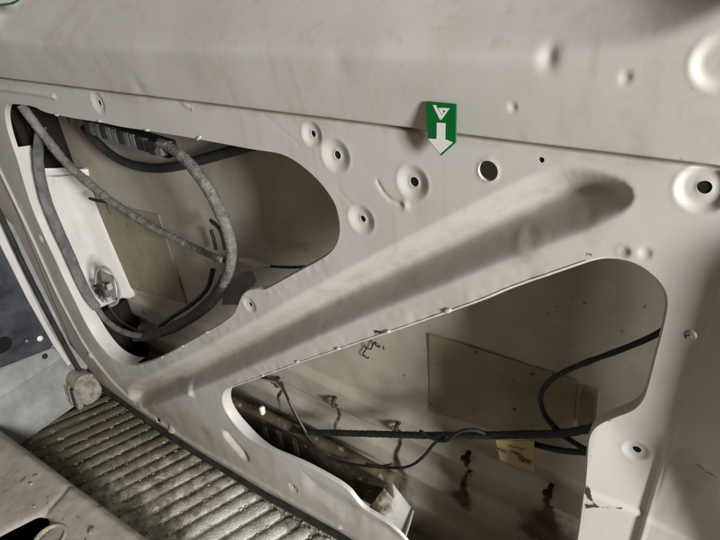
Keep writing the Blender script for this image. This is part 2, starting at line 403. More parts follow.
keep = np.ones(X.shape, bool); polys = []
def cut(poly, outside=False):
    lo = poly.min(0) - .004; hi = poly.max(0) + .004
    if outside:
        _, _, _, ins = seg_dist(X.ravel(), Z.ravel(), poly); keep[~ins.reshape(X.shape)] = False
    else:
        m = (X > lo[0]) & (X < hi[0]) & (Z > lo[1]) & (Z < hi[1])
        _, _, _, ins = seg_dist(X[m], Z[m], poly); k = keep[m]; k[ins] = False; keep[m] = k
    polys.append(poly)
cut(o1); cut(o2); cut(outl, True)
def circ(c, r, n=28, sx=1.0, sz=1.0, rot=0.0):
    a = np.linspace(0, 2 * np.pi, n, endpoint=False); x = r * sx * np.cos(a); z = r * sz * np.sin(a)
    return np.stack([c[0] + x * math.cos(rot) - z * math.sin(rot), c[1] + x * math.sin(rot) + z * math.cos(rot)], 1)
hole_polys = []
for (c, R, dep, rf, rh) in CUPS:
    if rh: hole_polys.append(circ(PY(*c)[[0, 2]], rh))
for i, (c, r) in enumerate(HOLES):
    if r > .002: hole_polys.append(circ(PY(*c)[[0, 2]], r, 28, 1.0 if i != 2 else 1.25, 1.0 if i != 2 else .62, .0 if i != 2 else -.9))
for hp in hole_polys: cut(hp)
snap_out(X, Z, keep, polys)
H = height(X, Z)
me, used = grid_mesh('inner_panel', np.stack([X, -H, Z], 2), keep)
xv = X.ravel()[used]; zv = Z.ravel()[used]
# grime on low parts and edges; browner on groove floor and along belt seam
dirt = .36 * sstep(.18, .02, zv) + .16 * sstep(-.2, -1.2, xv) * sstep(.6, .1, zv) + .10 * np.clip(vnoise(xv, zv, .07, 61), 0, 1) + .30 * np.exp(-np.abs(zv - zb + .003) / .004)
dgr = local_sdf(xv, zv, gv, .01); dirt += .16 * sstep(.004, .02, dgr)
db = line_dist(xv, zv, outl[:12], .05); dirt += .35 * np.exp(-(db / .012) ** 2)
for (u, v, R, a) in [(520, 247, .016, .55), (585, 226, .012, .35), (205, 432, .02, .25), (395, 520, .03, .5), (690, 470, .02, .30), (622, 253, .005, .6), (414, 140, .0, 0), (150, 408, .02, .25)]:
    if R: 
        c = PY(u, v)[[0, 2]]; dirt += a * np.exp(-((xv - c[0]) ** 2 + (zv - c[1]) ** 2) / R ** 2)
attr(me, 'dirt', np.clip(dirt, 0, 1))
sc = np.zeros_like(xv)
for (u, v, R, a) in [(521, 244, .010, .9), (579, 221, .008, .7), (546, 238, .006, .6), (640, 252, .004, .5)]:
    c = PY(u, v)[[0, 2]]; sc += a * np.exp(-((xv - c[0]) ** 2 + (zv - c[1]) ** 2) / R ** 2)
attr(me, 'scuff', np.clip(sc, 0, 1))
d2 = local_sdf(xv, zv, o2, .05)
chip = .22 * np.exp(-((-d2 - .003) / .004) ** 2) * (d2 < .001) * sstep(.30, .36, zv) + .30 * np.exp(-((-d2) / .014) ** 2) * (xv < -.12) * (zv > .3)
chip += .40 * np.exp(-np.abs(d2) / .010) * (xv > -.07) * (zv < .50)
for (pl, w, a) in [([(589, 505), (606, 507), (622, 509)], .0028, .62), ([(587, 490), (594, 502)], .003, .5), ([(697, 463), (705, 468), (716, 470)], .0045, .72), ([(440, 75), (500, 77)], .0010, .35), ([(476, 123), (487, 124)], .002, .4),
                   ([(314, 474), (325, 478), (334, 483)], .0020, .66), ([(349, 487), (357, 501)], .002, .55), ([(607, 470), (610, 470)], .002, .6), ([(623, 518), (628, 524)], .002, .6), ([(640, 498), (644, 492)], .002, .55),
                   ([(191, 106), (192, 111)], .0018, .8), ([(178, 99), (180, 101)], .0016, .7), ([(374, 331), (383, 333)], .0018, .62), ([(88, 329), (91, 333)], .004, .7), ([(74, 322), (78, 322)], .003, .6),
                   ([(178, 354), (186, 352)], .0026, .6), ([(357, 269), (352, 271)], .0016, .6), ([(383, 258), (381, 259)], .0016, .6), ([(660, 420), (662, 421)], .002, .5), ([(680, 448), (683, 450)], .002, .5), ([(586, 254), (591, 255)], .002, .6), ([(574, 55), (575, 56)], .001, .6),
                   ([(230, 409), (233, 411)], .002, .55), ([(309, 470), (311, 474)], .0014, .6), ([(272, 470), (273, 474)], .0016, .6), ([(104, 369), (107, 373)], .003, .5)]:
    d = line_dist(xv, zv, XZ(pl), .02); chip += a * np.exp(-(d / w) ** 2)
attr(me, 'chip', np.clip(chip, 0, 1))
adopt(link('inner_panel', me, 'paint'), door)

# turned-in lips round the openings and the bored holes
def hgt(p):
    a = p[:, 0:1].copy(); b = p[:, 1:2].copy(); return height(a, b)[:, 0]
def lip(name, poly, depth, inward=.0018, m='paint', proud=0.0):
    n = len(poly); e = np.roll(poly, -1, 0) - np.roll(poly, 1, 0); e /= np.linalg.norm(e, axis=1)[:, None] + 1e-12
    area2 = np.sum(poly[:, 0] * np.roll(poly[:, 1], -1) - np.roll(poly[:, 0], -1) * poly[:, 1])
    nin = np.stack([-e[:, 1], e[:, 0]], 1) * (1 if area2 > 0 else -1)
    y0 = -hgt(poly); proud = np.broadcast_to(np.asarray(proud, float), (n,)); dep = np.broadcast_to(np.asarray(depth, float), (n,))
    rings = []
    for (a, b) in ((-.0006, -.0003), (.0, .0), (.35, .12), (.75, .45), (1.0, 1.0)):
        if b <= 0: off = (a * proud)[:, None] if a < 0 else 0; yy = y0 + b * proud * 2.5
        else:
            off = inward * a; yy = y0 + np.where(dep > .006, b * .0022 / .45 if b < .5 else dep, b * dep)
        q = poly + nin * off; rings.append(np.stack([q[:, 0], yy, q[:, 1]], 1))
    V = np.vstack(rings); F = []
    for r in range(len(rings) - 1):
        for i in range(n):
            j = (i + 1) % n; F.append((r * n + i, r * n + j, (r + 1) * n + j, (r + 1) * n + i))
    o = link(name, pydata(name, V, F), m); adopt(o, door)
    return o
dl = np.full(len(o1), .008)
dl = np.where((o1[:, 0] < -.93) & (o1[:, 1] < .60), .030, dl)
lip('opening_lip', o1, dl)
d2l = np.full(len(o2), .0035); 
d2l = np.where((o2[:, 1] < .262) & (o2[:, 0] < -.3), .018, d2l); d2l = np.where((o2[:, 1] < .262) & (o2[:, 0] < -.3), .018 - .012 * sstep(-.62, -.52, o2[:, 0]), d2l); d2l = np.where((o2[:, 0] > -.07) & (o2[:, 1] < .62), .012, d2l)
lip('opening_lip', o2, d2l, .0026, proud=((o2[:, 1] > .27) & (o2[:, 0] < -.09)) * 1.0)
for i, hp in enumerate(hole_polys):
    o = lip('hole_rim', hp, .0035 if i == 9 else .0012, .0001)
    if i != 9:      # near-black disc paints the shade inside the hole
        yb_ = float(np.mean(-hgt(hp))) + .0009
        plate('nut_bore', [(p[0], yb_, p[1]) for p in hp], .001, 'dark', o, 0)

# outer skin of the door, seen through the openings
sx = np.arange(-1.26, .30, .004); sz = np.arange(.0, 1.16, .0035)
SX, SZ = np.meshgrid(sx, sz)
prof_z = np.array([-.1, .075, .092, .120, .128, .165, .173, .198, .206, .247, .257, .30, .70, 1.2])
prof_y = np.array([.095, .095, .112, .112, .100, .100, .113, .113, .101, .101, .112, .112, .110, .100])
drift = .016 * (SX + .44) / .25 * .5
SY = np.interp(SZ - np.clip(drift, -.02, .02), prof_z, prof_y) + .0012 * vnoise(SX, SZ, .11, 21) + .0005 * vnoise(SX, SZ, .03, 22)
me, used = grid_mesh('outer_skin', np.stack([SX, SY, SZ], 2), np.ones(SX.shape, bool))
xv = SX.ravel()[used]; zv = SZ.ravel()[used]; rust = np.zeros_like(xv)
CLIPS = [(277, 383), (334, 403), (397, 429), (467, 459), (549, 493)]
for k, (u, v) in enumerate(CLIPS):
    c = PY(u, v, .104)[[0, 2]]
    wob = .004 * vnoise(zv * 1.0, zv * 0 + k, .02, 30 + k)
    rust += .85 * np.exp(-((xv - c[0] + wob) / (.0055 + .05 * np.clip(c[1] - .05 - zv, 0, .1))) ** 2) * (zv < c[1]) * sstep(c[1] - .16, c[1] - .01, zv)
    rust += .7 * np.exp(-(((xv - c[0]) / .018) ** 2 + ((zv - c[1] + .085) / .025) ** 2)) * (k > 1)
for (u, v, R, a) in [(400, 490, .03, .7), (545, 535, .05, .8), (455, 500, .03, .5), (112, 300, .012, .6), (145, 312, .01, .6)]:
    c = PY(u, v, .104)[[0, 2]]; rust += a * np.exp(-((xv - c[0]) ** 2 + (zv - c[1]) ** 2) / R ** 2)
attr(me, 'rust', np.clip(rust, 0, 1)); attr(me, 'dust', np.clip(.35 * sstep(.25, .1, zv) + .3 * sstep(-.2, -.05, xv), 0, 1))  # skin turns browner towards the bottom and the right end
adopt(link('outer_skin', me, 'skin'), door)

# jamb wall closing the cavity on its left; dark boxes paint in shade beyond it
wl = []
for (u, v, y) in [(20, 172, .030), (32, 210, .028), (52, 253, .028), (73, 297, .028), (88, 326, .028)]:
    p = PY(u, v); wl.append((p[0] - .002, y, p[2]))
wl = wl[:-1]; wl.append((-1.088, .028, .235))
wl = np.array(wl)
ws = resample(chaikin(wl, 2, False), .006, False); n = len(ws); V = []; F = []
cols = [(0, .0), (.004, .012), (.010, .034), (.012, .062), (.030, .070), (.034, .112)]
for k, (dx, dy) in enumerate(cols):
    for p in ws: V.append((p[0] + dx, p[1] + dy, p[2] - .006 * k * (p[2] > ws[0][2] - .02)))
for k in range(len(cols) - 1):
    for i in range(n - 1): F.append((k * n + i, k * n + i + 1, (k + 1) * n + i + 1, (k + 1) * n + i))
wall = adopt(link('jamb_wall', pydata('jamb_wall', V, F), 'paint'), door)
sm = wall.modifiers.new('sheet', 'SOLIDIFY'); sm.thickness = .001
box('jamb_pocket', (-1.25, .03, .50), (-1.135, .118, .76), 'dark', door, .002)  # near-black box stands in for the shaded hollow above the wall
box('jamb_pocket', (-1.22, .031, .01), (-1.075, .117, .225), 'dark', door, .002)  # near-black box paints the shade of the pit below the wall
# closure of the cavity: right-hand end and the top and bottom
box('cavity_top', (-1.24, .012, 1.13), (.23, .11, 1.14), 'paint', door)
box('end_plate', (.235, .004, .05), (.24, .13, 1.15), 'paint', door)
box('cavity_floor', (-1.24, .012, -.002), (.23, .118, .004), 'skin', door)
# rail pressed along the bottom of the cavity
rp = [PY(u, v, .066) for u, v in [(226, 399), (262, 414), (300, 433), (350, 457), (392, 479)]]
rt = resample(np.array(rp), .01, False); n = len(rt); V = []; F = []
for (dy, dz) in [(.012, .001), (.002, .0), (-.002, -.003), (-.003, -.009), (.001, -.012), (.004, -.10)]:
    for p in rt: V.append((p[0], p[1] + dy, p[2] + dz))
for k in range(5):
    for i in range(n - 1): F.append((k * n + i, k * n + i + 1, (k + 1) * n + i + 1, (k + 1) * n + i))
rail = adopt(link('lower_rail', pydata('lower_rail', V, F), 'rail'), door)
sm = rail.modifiers.new('sheet', 'SOLIDIFY'); sm.thickness = .0012
box('rail_cap', tuple(PY(262, 411, .058) + np.array([-.004, -.004, -.008])), tuple(PY(262, 411, .058) + np.array([.004, .006, .009])), 'print', rail, .003, smooth=True)
for (u, v) in [(262, 424), (277, 433), (293, 441)]:
    c = PY(u, v, .063); box('rail_strip', (c[0] - .006, .0655, c[2] - .04), (c[0] + .006, .069, c[2] + .004), 'rail', rail, .001)
# drain bracket, stained, at the bottom of the right opening
dp = [PY(366, 511, .012), PY(390, 480, .088), PY(414, 511, .088), PY(404, 540, .018)]
def quad_sheet(name, c4, m, n=24, bulge=.003, attrs=None, seed=5):
    V = []; F = []; A = []
    for i in range(n + 1):
        for j in range(n + 1):
            s, t = i / n, j / n
            p = (c4[0] * (1 - s) + c4[1] * s) * (1 - t) + (c4[3] * (1 - s) + c4[2] * s) * t
            V.append(p + np.array([0, -1, 0]) * bulge * math.sin(math.pi * s) * math.sin(math.pi * t)); A.append((s, t))
    for i in range(n):
        for j in range(n): F.append((i * (n + 1) + j, (i + 1) * (n + 1) + j, (i + 1) * (n + 1) + j + 1, i * (n + 1) + j + 1))
    me = pydata(name, V, F)
    if attrs:
        A = np.array(A); attr(me, attrs[0], attrs[1](A[:, 0], A[:, 1]))
    o = adopt(link(name, me, m), door); s = o.modifiers.new('sheet', 'SOLIDIFY'); s.thickness = .0012
    return o
quad_sheet('drain_bracket', dp, 'paint', attrs=('stain', lambda s, t: np.clip(.62 * sstep(.85, .0, t) * (1 - .5 * s) + .14, 0, 1)))
tube('bracket_fold', [PY(413, 510, .084), PY(409, 524, .05), PY(404, 539, .016)], .0022, 'paint', door, 8)
# damping sheets glued to the skin
def pad(pts, y, th, seed):
    c = [PY(u, v, y) for u, v in pts]
    rs = np.random.RandomState(seed); pl = []
    for i in range(4):
        a = c[i]; b = c[(i + 1) % 4]
        for t in np.linspace(0, 1, 14, endpoint=False):
            p = a * (1 - t) + b * t; p = p + np.array([1, 0, 1]) * rs.randn(3) * (.0002 if t else 0); p[1] = y; pl.append(p)
    return plate('damping_sheet', pl, th, 'pad', door, 0)
pad([(82, 196), (158, 215), (186, 304), (122, 286)], .1092, .003, 1)
pad([(429, 334), (577, 380), (572, 452), (430, 412)], .1092, .003, 2)
# foam block beside the right-hand sheet
c = PY(583, 402, .085); hexa('foam_block', [PY(576, 436, .085), PY(592, 434, .085), PY(594, 403, .085), PY(578, 397, .085), PY(576, 436, .085) + [0, .025, 0], PY(592, 434, .085) + [0, .025, 0], PY(594, 403, .085) + [0, .025, 0], PY(578, 397, .085) + [0, .025, 0]], 'foam', door, .002)
# moulding clips through the skin: bent steel tongues with a nut
for k, (u, v) in enumerate(CLIPS):
    c = PY(u, v, .094)
    p1 = tube('moulding_clip', [c + [0, .012, .006], c + [0, .002, .008], c + [.001, -.004, .003], c + [.001, -.002, -.006], c + [0, .010, -.010]], [.0028, .0034, .0036, .003, .0025], 'rustclip', door, 8, .002, wob=.08, seed=k)
    bm = bmesh.new(); bmesh.ops.create_cone(bm, cap_ends=True, segments=6, radius1=.0034, radius2=.003, depth=.006, matrix=Matrix.Translation(Vector(c + [-.004, -.005, .004])) @ Matrix.Rotation(math.pi / 2, 4, 'X'))
    m2 = bpy.data.meshes.new('clip_nut'); bm.to_mesh(m2); bm.free(); adopt(link('clip_nut', m2, 'metal' if k in (0, 1, 2) else 'rustclip', smooth=False), p1)
# upset burrs along the opening edges
bm = bmesh.new(); bmesh.ops.create_icosphere(bm, subdivisions=1, radius=1.0); mb = bpy.data.meshes.new('edge_burr'); bm.to_mesh(mb); bm.free(); mb.materials.append(M['paint'])
mb.polygons.foreach_set('use_smooth', [True] * len(mb.polygons))
for i, (u, v, s) in enumerate([(263, 375.5, 1), (297.5, 361.5, 1.1), (338, 348.5, 1.2), (388, 331.5, 1.2), (448, 310.5, 1.4), (162, 357, 1), (182.5, 346, 1), (207, 332, 1), (57, 115, 1), (99.5, 121, 1), (147, 130, 1), (199, 138, 1)]):
    o = bpy.data.objects.new('edge_burr', mb); COL.objects.link(o); p = PY(u, v); o.location = (p[0], -.0005, p[2]); o.scale = (.0042 * s * (1.5 if u < 250 else 1), .0022, .0022 * s); o.rotation_euler = (0, -.55 if u > 150 else 0, 0)
    o.parent = door; o.matrix_parent_inverse = Matrix.Translation(-Vector(door.location))
# screw on the right jamb
def screw(u, v, y, r, name='screw'):
    p = PY(u, v, y); bm = bmesh.new()
    bmesh.ops.create_cone(bm, cap_ends=True, segments=20, radius1=r, radius2=r * .8, depth=.0025, matrix=Matrix.Translation(Vector(p)) @ Matrix.Rotation(math.pi / 2, 4, 'X'))
    bmesh.ops.create_cone(bm, cap_ends=True, segments=6, radius1=r * .5, radius2=r * .45, depth=.003, matrix=Matrix.Translation(Vector(p + [0, -.0015, 0])) @ Matrix.Rotation(math.pi / 2, 4, 'X'))
    m2 = bpy.data.meshes.new(name); bm.to_mesh(m2); bm.free(); return adopt(link(name, m2, 'metal', smooth=False), door)
screw(690, 336, -.030, .0042)
# black strip painting in the dark gap under the door edge
bl = resample(np.vstack([outl[:10], outl[10:13]]), .01, False); n = len(bl); V = []; F = []
for (dy, dz) in [(.003, .003), (-.003, -.001), (-.005, -.006), (-.004, -.012), (.003, -.024)]:
    for p in bl: V.append((p[0], dy, p[1] + dz))
for k in range(4):
    for i in range(n - 1): F.append((k * n + i, k * n + i + 1, (k + 1) * n + i + 1, (k + 1) * n + i))
s_ = adopt(link('bottom_seal', pydata('bottom_seal', V, F), 'rubber'), door); sm = s_.modifiers.new('sheet', 'SOLIDIFY'); sm.thickness = .002
# black marker scrawl on the skin
for pl in ([(364, 343), (366, 349), (363, 354), (367, 358), (369, 357)], [(366, 348), (371, 349), (373, 344), (376, 342), (376, 346), (380, 346)], [(383, 346), (384, 350)]):
    tube('marker_scrawl', [PY(u, v, .107) for u, v in pl], .0013, 'inkblack', door, 6, .002, flat=.25)

# ================================================================== PILLAR
XP = -1.15
pil = empty('door_pillar', (XP, -.15, -.015))
tag(pil, 'grey-blue van door pillar with dark blue trim panel beside the sliding door', 'pillar')
def px_plate(name, pts, x, th, m, bevel=.001, parent=pil):
    return plate(name, [PX(u, v, x) for u, v in pts], th, m, parent, bevel, (-1, 0, 0))
px_plate('pillar_wall', [(-90, 120), (14, 226), (70, 344), (88, 366), (78, 404), (20, 445), (-120, 560), (-300, 420)], XP, .03, 'pillar', .001)
trim = px_plate('trim_panel', [(-80, 130), (0, 244), (30, 300), (54, 345), (46, 352), (0, 368), (-90, 405), (-160, 300)], XP + .006, .006, 'trim', .002)
px_plate('pillar_ledge', [(54, 348), (66, 357), (0, 400), (-80, 452), (-80, 405), (0, 369)], XP + .009, .012, 'pillar', .003)
px_plate('pillar_flange', [(-40, 155), (0, 225), (45, 320), (71.5, 364), (68, 366), (54, 346), (28, 300), (0, 244), (-40, 170)], XP + .010, .006, 'paint', .001)
box('pillar_upper', (-1.185, -.85, .50), (-1.152, -.076, 1.2), 'pillar', pil, .004)
# oblong handle hole, its shade painted as a dark plate, and the trim plugs
e_ = [PX(2 + 10 * math.cos(a) * 1.0, 345 - 8 * math.sin(a) - 3 * math.cos(a), XP + .0065) for a in np.linspace(0, 2 * math.pi, 20, endpoint=False)]
plate('handle_recess', e_, .002, 'dark', trim, .0005, (1, 0, 0))
for (u, v, r, m) in [(40, 338.5, .0065, 'print'), (45, 356.5, .006, 'rustclip'), (27, 341, .004, 'metal')]:
    p = PX(u, v, XP + .013); bm = bmesh.new(); bmesh.ops.create_uvsphere(bm, u_segments=14, v_segments=8, radius=r, matrix=Matrix.Translation(Vector(p)) @ Matrix.Diagonal((.45, 1, 1, 1)))
    m2 = bpy.data.meshes.new('trim_plug'); bm.to_mesh(m2); bm.free(); adopt(link('trim_plug', m2, m), trim)
# weather strip along the pillar edge
sp = [PX(u, v, XP + .012) for u, v in [(-40, 140), (0, 215), (22, 262), (39, 296), (60, 336), (76, 365), (84, 378)]]
tube('weather_strip', sp, .0072, 'rubber', pil, 10, .008, flat=.8, wob=.04)

# rubber stop block in the corner
stop = empty('stop_block', tuple(PX(86, 407, -1.10))); tag(stop, 'dusty ribbed rubber stop block at the foot of the weather strip', 'stop block')
X0, X1, Y0, Y1, Z0, Z1 = -1.160, -1.098, -.070, -.012, .014, .084
prof = [(Y0 + .004, Z0), (Y1, Z0), (Y1, Z1 - .012), (Y1 - .012, Z1), (Y0 + .022, Z1 + .004), (Y0 + .006, Z1 - .012)]
plate('block_body', [(X1 - .010 * (z > .05), y, z) for y, z in chaikin(np.array(prof), 2)], .060, 'dusty_rubber', stop, .002, (-1, 0, 0))
for k in range(4):
    xk = X1 - .006 - .0135 * k
    hexa('rib', [(xk - .009, Y0 - .004, Z0), (xk, Y0 - .004, Z0), (xk, Y0 + .001, Z1 - .022), (xk - .009, Y0 + .001, Z1 - .022),
                 (xk - .009, Y0 + .008, Z0), (xk, Y0 + .008, Z0), (xk, Y0 + .010, Z1 - .018), (xk - .009, Y0 + .010, Z1 - .018)], 'dusty_rubber' if k != 1 else 'rubber', stop, .0015, jitter=.0006, seed=k)

# ================================================================== STEP AND FLOOR
ZT = -.015
tx = np.arange(-1.40, .46, .004); ty = np.arange(-.26, .16, .004); TX, TY = np.meshgrid(tx, ty)
def cake(x, y):      # trodden-in dirt, thickest at the left end
    return .75 * (.0042 * np.clip(vnoise(x, y, .035, 45) + .15, 0, 1) + .0022 * vnoise(x, y, .012, 46)) * sstep(-.62, -.86, x) + .0006 * vnoise(x, y, .006, 47)
TZ = ZT + .0008 * vnoise(TX, TY, .03, 41) + .0005 * vnoise(TX, TY, .009, 42) + cake(TX, TY)
me, used = grid_mesh('step_tread', np.stack([TX, TY, TZ], 2), np.ones(TX.shape, bool))
def tread_attr(me, xv, yv):
    mud = .95 * sstep(-.72, -1.0, xv) + .35 * sstep(-.6, -.8, xv) * sstep(-.12, .0, yv) + .25 * vnoise(xv, yv, .05, 43)
    pale = .55 * sstep(-.78, -.62, xv) + .25 * vnoise(xv, yv, .04, 44) - .3 * sstep(-.03, .02, yv)
    attr(me, 'mud', np.clip(mud, 0, 1)); attr(me, 'pale', np.clip(pale, 0, 1))
tread_attr(me, TX.ravel()[used], TY.ravel()[used])
step = link('step_tread', me, 'tread'); tag(step, 'dirty ribbed step tread of the van doorway below the door', None, None, 'structure')
# raised ribs, rounded ends towards the door, running aslant
ang = math.radians(71); dv = np.array([math.cos(ang), math.sin(ang)]); nv = np.array([-dv[1], dv[0]])
x_end = -1.12
k = 0
while x_end < .40:
    rs = np.random.RandomState(100 + k)
    e = np.array([x_end, .006 + rs.randn() * .002]); L = .30; w = .0122
    nseg = 90; V = []; F = []
    prof = [(-1.0, -.001), (-.93, .0024), (-.8, .0038), (0, .0042), (.8, .0038), (.93, .0024), (1.0, -.001)]
    for i in range(nseg + 1):
        s = L * i / nseg; ew = w * math.sqrt(max(0.0, 1 - max(0, (w - s) / w) ** 2)) if s < w else w
        for (a, hh) in prof:
            q = e - dv * s + nv * a * (ew + 1e-4) + rs.randn(2) * .0003
            hz = hh if s > .002 else -.001
            V.append((q[0], q[1], ZT + hz + .0002 * rs.randn() * (hh > 0)))
    for i in range(nseg):
        for j in range(6): F.append((i * 7 + j, i * 7 + j + 1, (i + 1) * 7 + j + 1, (i + 1) * 7 + j))
    va = np.array(V); va[:, 2] += .2 * cake(va[:, 0], va[:, 1]); me = pydata('rib', va, F); tread_attr(me, va[:, 0], va[:, 1])
    o = link('rib', me, 'tread'); o.parent = step
    x_end += .0335; k += 1
# load floor (upper level) with an oblong cut-out
ZF = .09
fx = np.arange(-1.20, .45, .004); fy = np.arange(-.75, -.218, .004); fy = np.r_[fy, -.218]
FX, FY = np.meshgrid(fx, fy)
ea = PZ(0, 428, ZF); eb = PZ(152, 540, ZF); FE = ea[1] + (FX - ea[0]) * (eb[1] - ea[1]) / (eb[0] - ea[0])
FY = FY + (FE + .218) * sstep(-.40, -.218, FY)
slot_c = [PZ(u, v, ZF)[:2] for u, v in [(-30, 560), (34, 527)]]
sa, sb_ = np.array(slot_c[0]), np.array(slot_c[1]); th = math.atan2(*(sb_ - sa)[::-1])
slot = np.array([sb_ + .022 * np.array([math.cos(th + a), math.sin(th + a)]) for a in np.linspace(-math.pi / 2, math.pi / 2, 18)] + [sa + .022 * np.array([math.cos(th + a), math.sin(th + a)]) for a in np.linspace(math.pi / 2, 1.5 * math.pi, 18)])
fk = ~seg_dist(FX.ravel(), FY.ravel(), slot)[3].reshape(FX.shape)
snap_out(FX, FY, fk, [slot])
dsl = line_dist(FX, FY, np.array(slot_c), .2)
cr = np.array([PZ(u, v, ZF)[:2] for u, v in [(44, 514), (52, 505), (62, 494), (68, 485)]])
dcr = line_dist(FX, FY, cr, .05)
FZ = ZF + .0014 * vnoise(FX, FY, .06, 51) + .0006 * vnoise(FX, FY, .015, 52) - .004 * np.exp(-(dcr / .004) ** 2) - .010 * sstep(.012, 0, np.abs(FY - FE)) * (FY > FE - .02) - .004 * np.exp(-((dsl - .022) / .006) ** 2)
me, used = grid_mesh('load_floor', np.stack([FX, FY, FZ], 2), fk)
lf = link('load_floor', me, 'floor'); tag(lf, 'scuffed beige van load floor above the step', None, None, 'structure')
sm = lf.modifiers.new('sheet', 'SOLIDIFY'); sm.thickness = .003; sm.offset = -1
c = PZ(10, 540, ZF); plate('floor_pocket', [(c[0] - .12, c[1] - .10, ZF - .05), (c[0] + .12, c[1] - .10, ZF - .05), (c[0] + .12, c[1] + .07, ZF - .05), (c[0] - .12, c[1] + .07, ZF - .05)], .01, 'dark', None, 0, (0, 0, -1)).parent = lf  # dark plate under the slot paints the shade of the hole
# cup at the end of the slot
pc = PZ(50, 538, ZF); V = []; F = []
for k2, (r, dz) in enumerate([(.026, .0005), (.0225, .0028), (.020, .001), (.018, -.03)]):
    for i in range(28):
        a = 2 * math.pi * i / 28; V.append((pc[0] + r * math.cos(a), pc[1] + r * math.sin(a), ZF + dz))
for k2 in range(3):
    for i in range(28): j = (i + 1) % 28; F.append((k2 * 28 + i, k2 * 28 + j, (k2 + 1) * 28 + j, (k2 + 1) * 28 + i))
F.append(tuple(3 * 28 + i for i in range(28)))
link('slot_cup', pydata('slot_cup', V, F), 'grit').parent = lf
# riser under the floor edge
plate('step_riser', [(-1.17, FE[-1, 0] - .004, ZF - .01), (.45, FE[-1, -1] - .004, ZF - .01), (.45, FE[-1, -1] - .004, ZT - .01), (-1.17, FE[-1, 0] - .004, ZT - .01)], .01, 'floor', None, 0, (0, -1, 0)).parent = lf
# grit lying on step and floor
rs = np.random.RandomState(8); V = []; F = []
bm = bmesh.new(); bmesh.ops.create_icosphere(bm, subdivisions=1, radius=1.0); bv = np.array([v.co for v in bm.verts]); bf = [[v.index for v in f.verts] for f in bm.faces]; bm.free()
def grain(p, r):
    n0 = len(V); V.extend(p + bv * r * (1 + .35 * rs.randn(len(bv), 1)) * np.array([1.2, 1, .6])); F.extend([[n0 + i for i in f] for f in bf])
for _ in range(2200):
    x = rs.uniform(-1.14, -.3); y = rs.uniform(-.22, .03); grain(np.array([x, y, ZT + .002]), abs(rs.randn()) * .0012 + .0007)
for _ in range(60):
    x = rs.uniform(-1.0, -.45); y = rs.uniform(-.42, -.25); grain(np.array([x, y, ZF + .001]), abs(rs.randn()) * .0009 + .0005)
for (u, v, z, r) in [(91, 532, ZF, .006), (31, 485, ZF, .003), (60, 439, ZT, .007), (163, 521, ZT + .004, .005), (165, 437, ZT, .003)]: grain(PZ(u, v, z) + [0, 0, .002], r)
g = link('grit', pydata('grit', V, F), 'grit', smooth=False); tag(g, 'loose pale grit and crumbs scattered over step and floor', None, None, 'stuff')

# ================================================================== WIRING
def path(pts): return np.array([PY(u, v, y) for u, v, y in pts])
def wire(name, pts, r, m, label, cat, group=None, **k):
    o = tube(name, path(pts), r, m, None, **k); tag(o, label, cat, group); return o
wire('wiring_conduit', [(160, 143, .030), (172, 149, .022), (187, 161, .016), (203, 181, .010), (217, 205, .008), (227, 230, .008), (231.5, 250, .010), (229, 270, .014), (222, 287, .022)],
     [.0066, .0070, .0078, .0080, .0080, .0078, .0076, .0074, .0072], 'conduit', 'thick dusty grey wiring conduit arching through the upper left opening', 'conduit', seg=12, step=.0015, corr=.055, corr_p=.0055, wob=.03)
wire('taped_cable', [(226, 278, .020), (219, 291, .026), (208, 304, .030), (192, 317, .034), (172, 328, .036), (152, 335, .038), (136, 338, .044)],
     [.0088, .0098, .0098, .0092, .0098, .0088, .008], 'black', 'black taped cable bundle along the bottom of the upper left opening', 'cable', seg=12, step=.002, wob=.06, seed=4, corr=.08, corr_p=.016)
wire('black_cable', [(213, 270, .05), (207, 289, .05), (192, 304, .05), (172, 317, .05), (160, 326, .048)], .0042, 'black', 'thin black cable bowed behind the taped cable bundle', 'cable', seg=8, wob=.03)
wire('wiring_conduit', [(21, 105, .012), (40, 130, .022), (62, 158, .030), (78, 174, .036), (108, 199, .044), (140, 220, .050), (168, 235, .052), (195, 248, .054), (222, 260, .052)],
     [.0078, .0080, .0078, .0076, .0072, .0068, .0062, .0056, .005], 'conduit', 'straight grey conduit running diagonally across the upper left opening', 'conduit', seg=12, step=.002, corr=.07, corr_p=.007, wob=.04, seed=6)
wire('cable_sleeve', [(41, 128, .030), (38, 150, .026), (39.5, 172, .020), (46, 200, .018), (57, 228, .018), (68, 252, .018), (78, 275, .019), (88, 296, .021), (97, 308, .026)],
     [.010, .0102, .0102, .0108, .0112, .0110, .0108, .0105, .010], 'sleeve', 'flat grey cable sleeve running down the white jamb', 'cable', seg=12, step=.003, flat=.35, flat_axis=(1, 0, 0), wob=.02)
wire('drain_hose', [(84, 127, .085), (96, 141, .085), (112, 155, .085), (130, 164, .085), (152, 168, .085), (175, 166.5, .085), (200, 160, .085), (225, 153, .085), (262, 143, .085)],
     .0078, 'rubber', 'dark grey hose sagging behind the upper edge of the left opening', 'hose', seg=12, step=.004, wob=.03, seed=9)
wire('light_cable', [(96, 306, .030), (104, 318, .028), (116, 328, .030), (130, 334, .034), (146, 336, .040)], .0062, 'conduit', 'pale grey cable end curling below the plastic connector', 'cable', seg=10, step=.003, wob=.03)
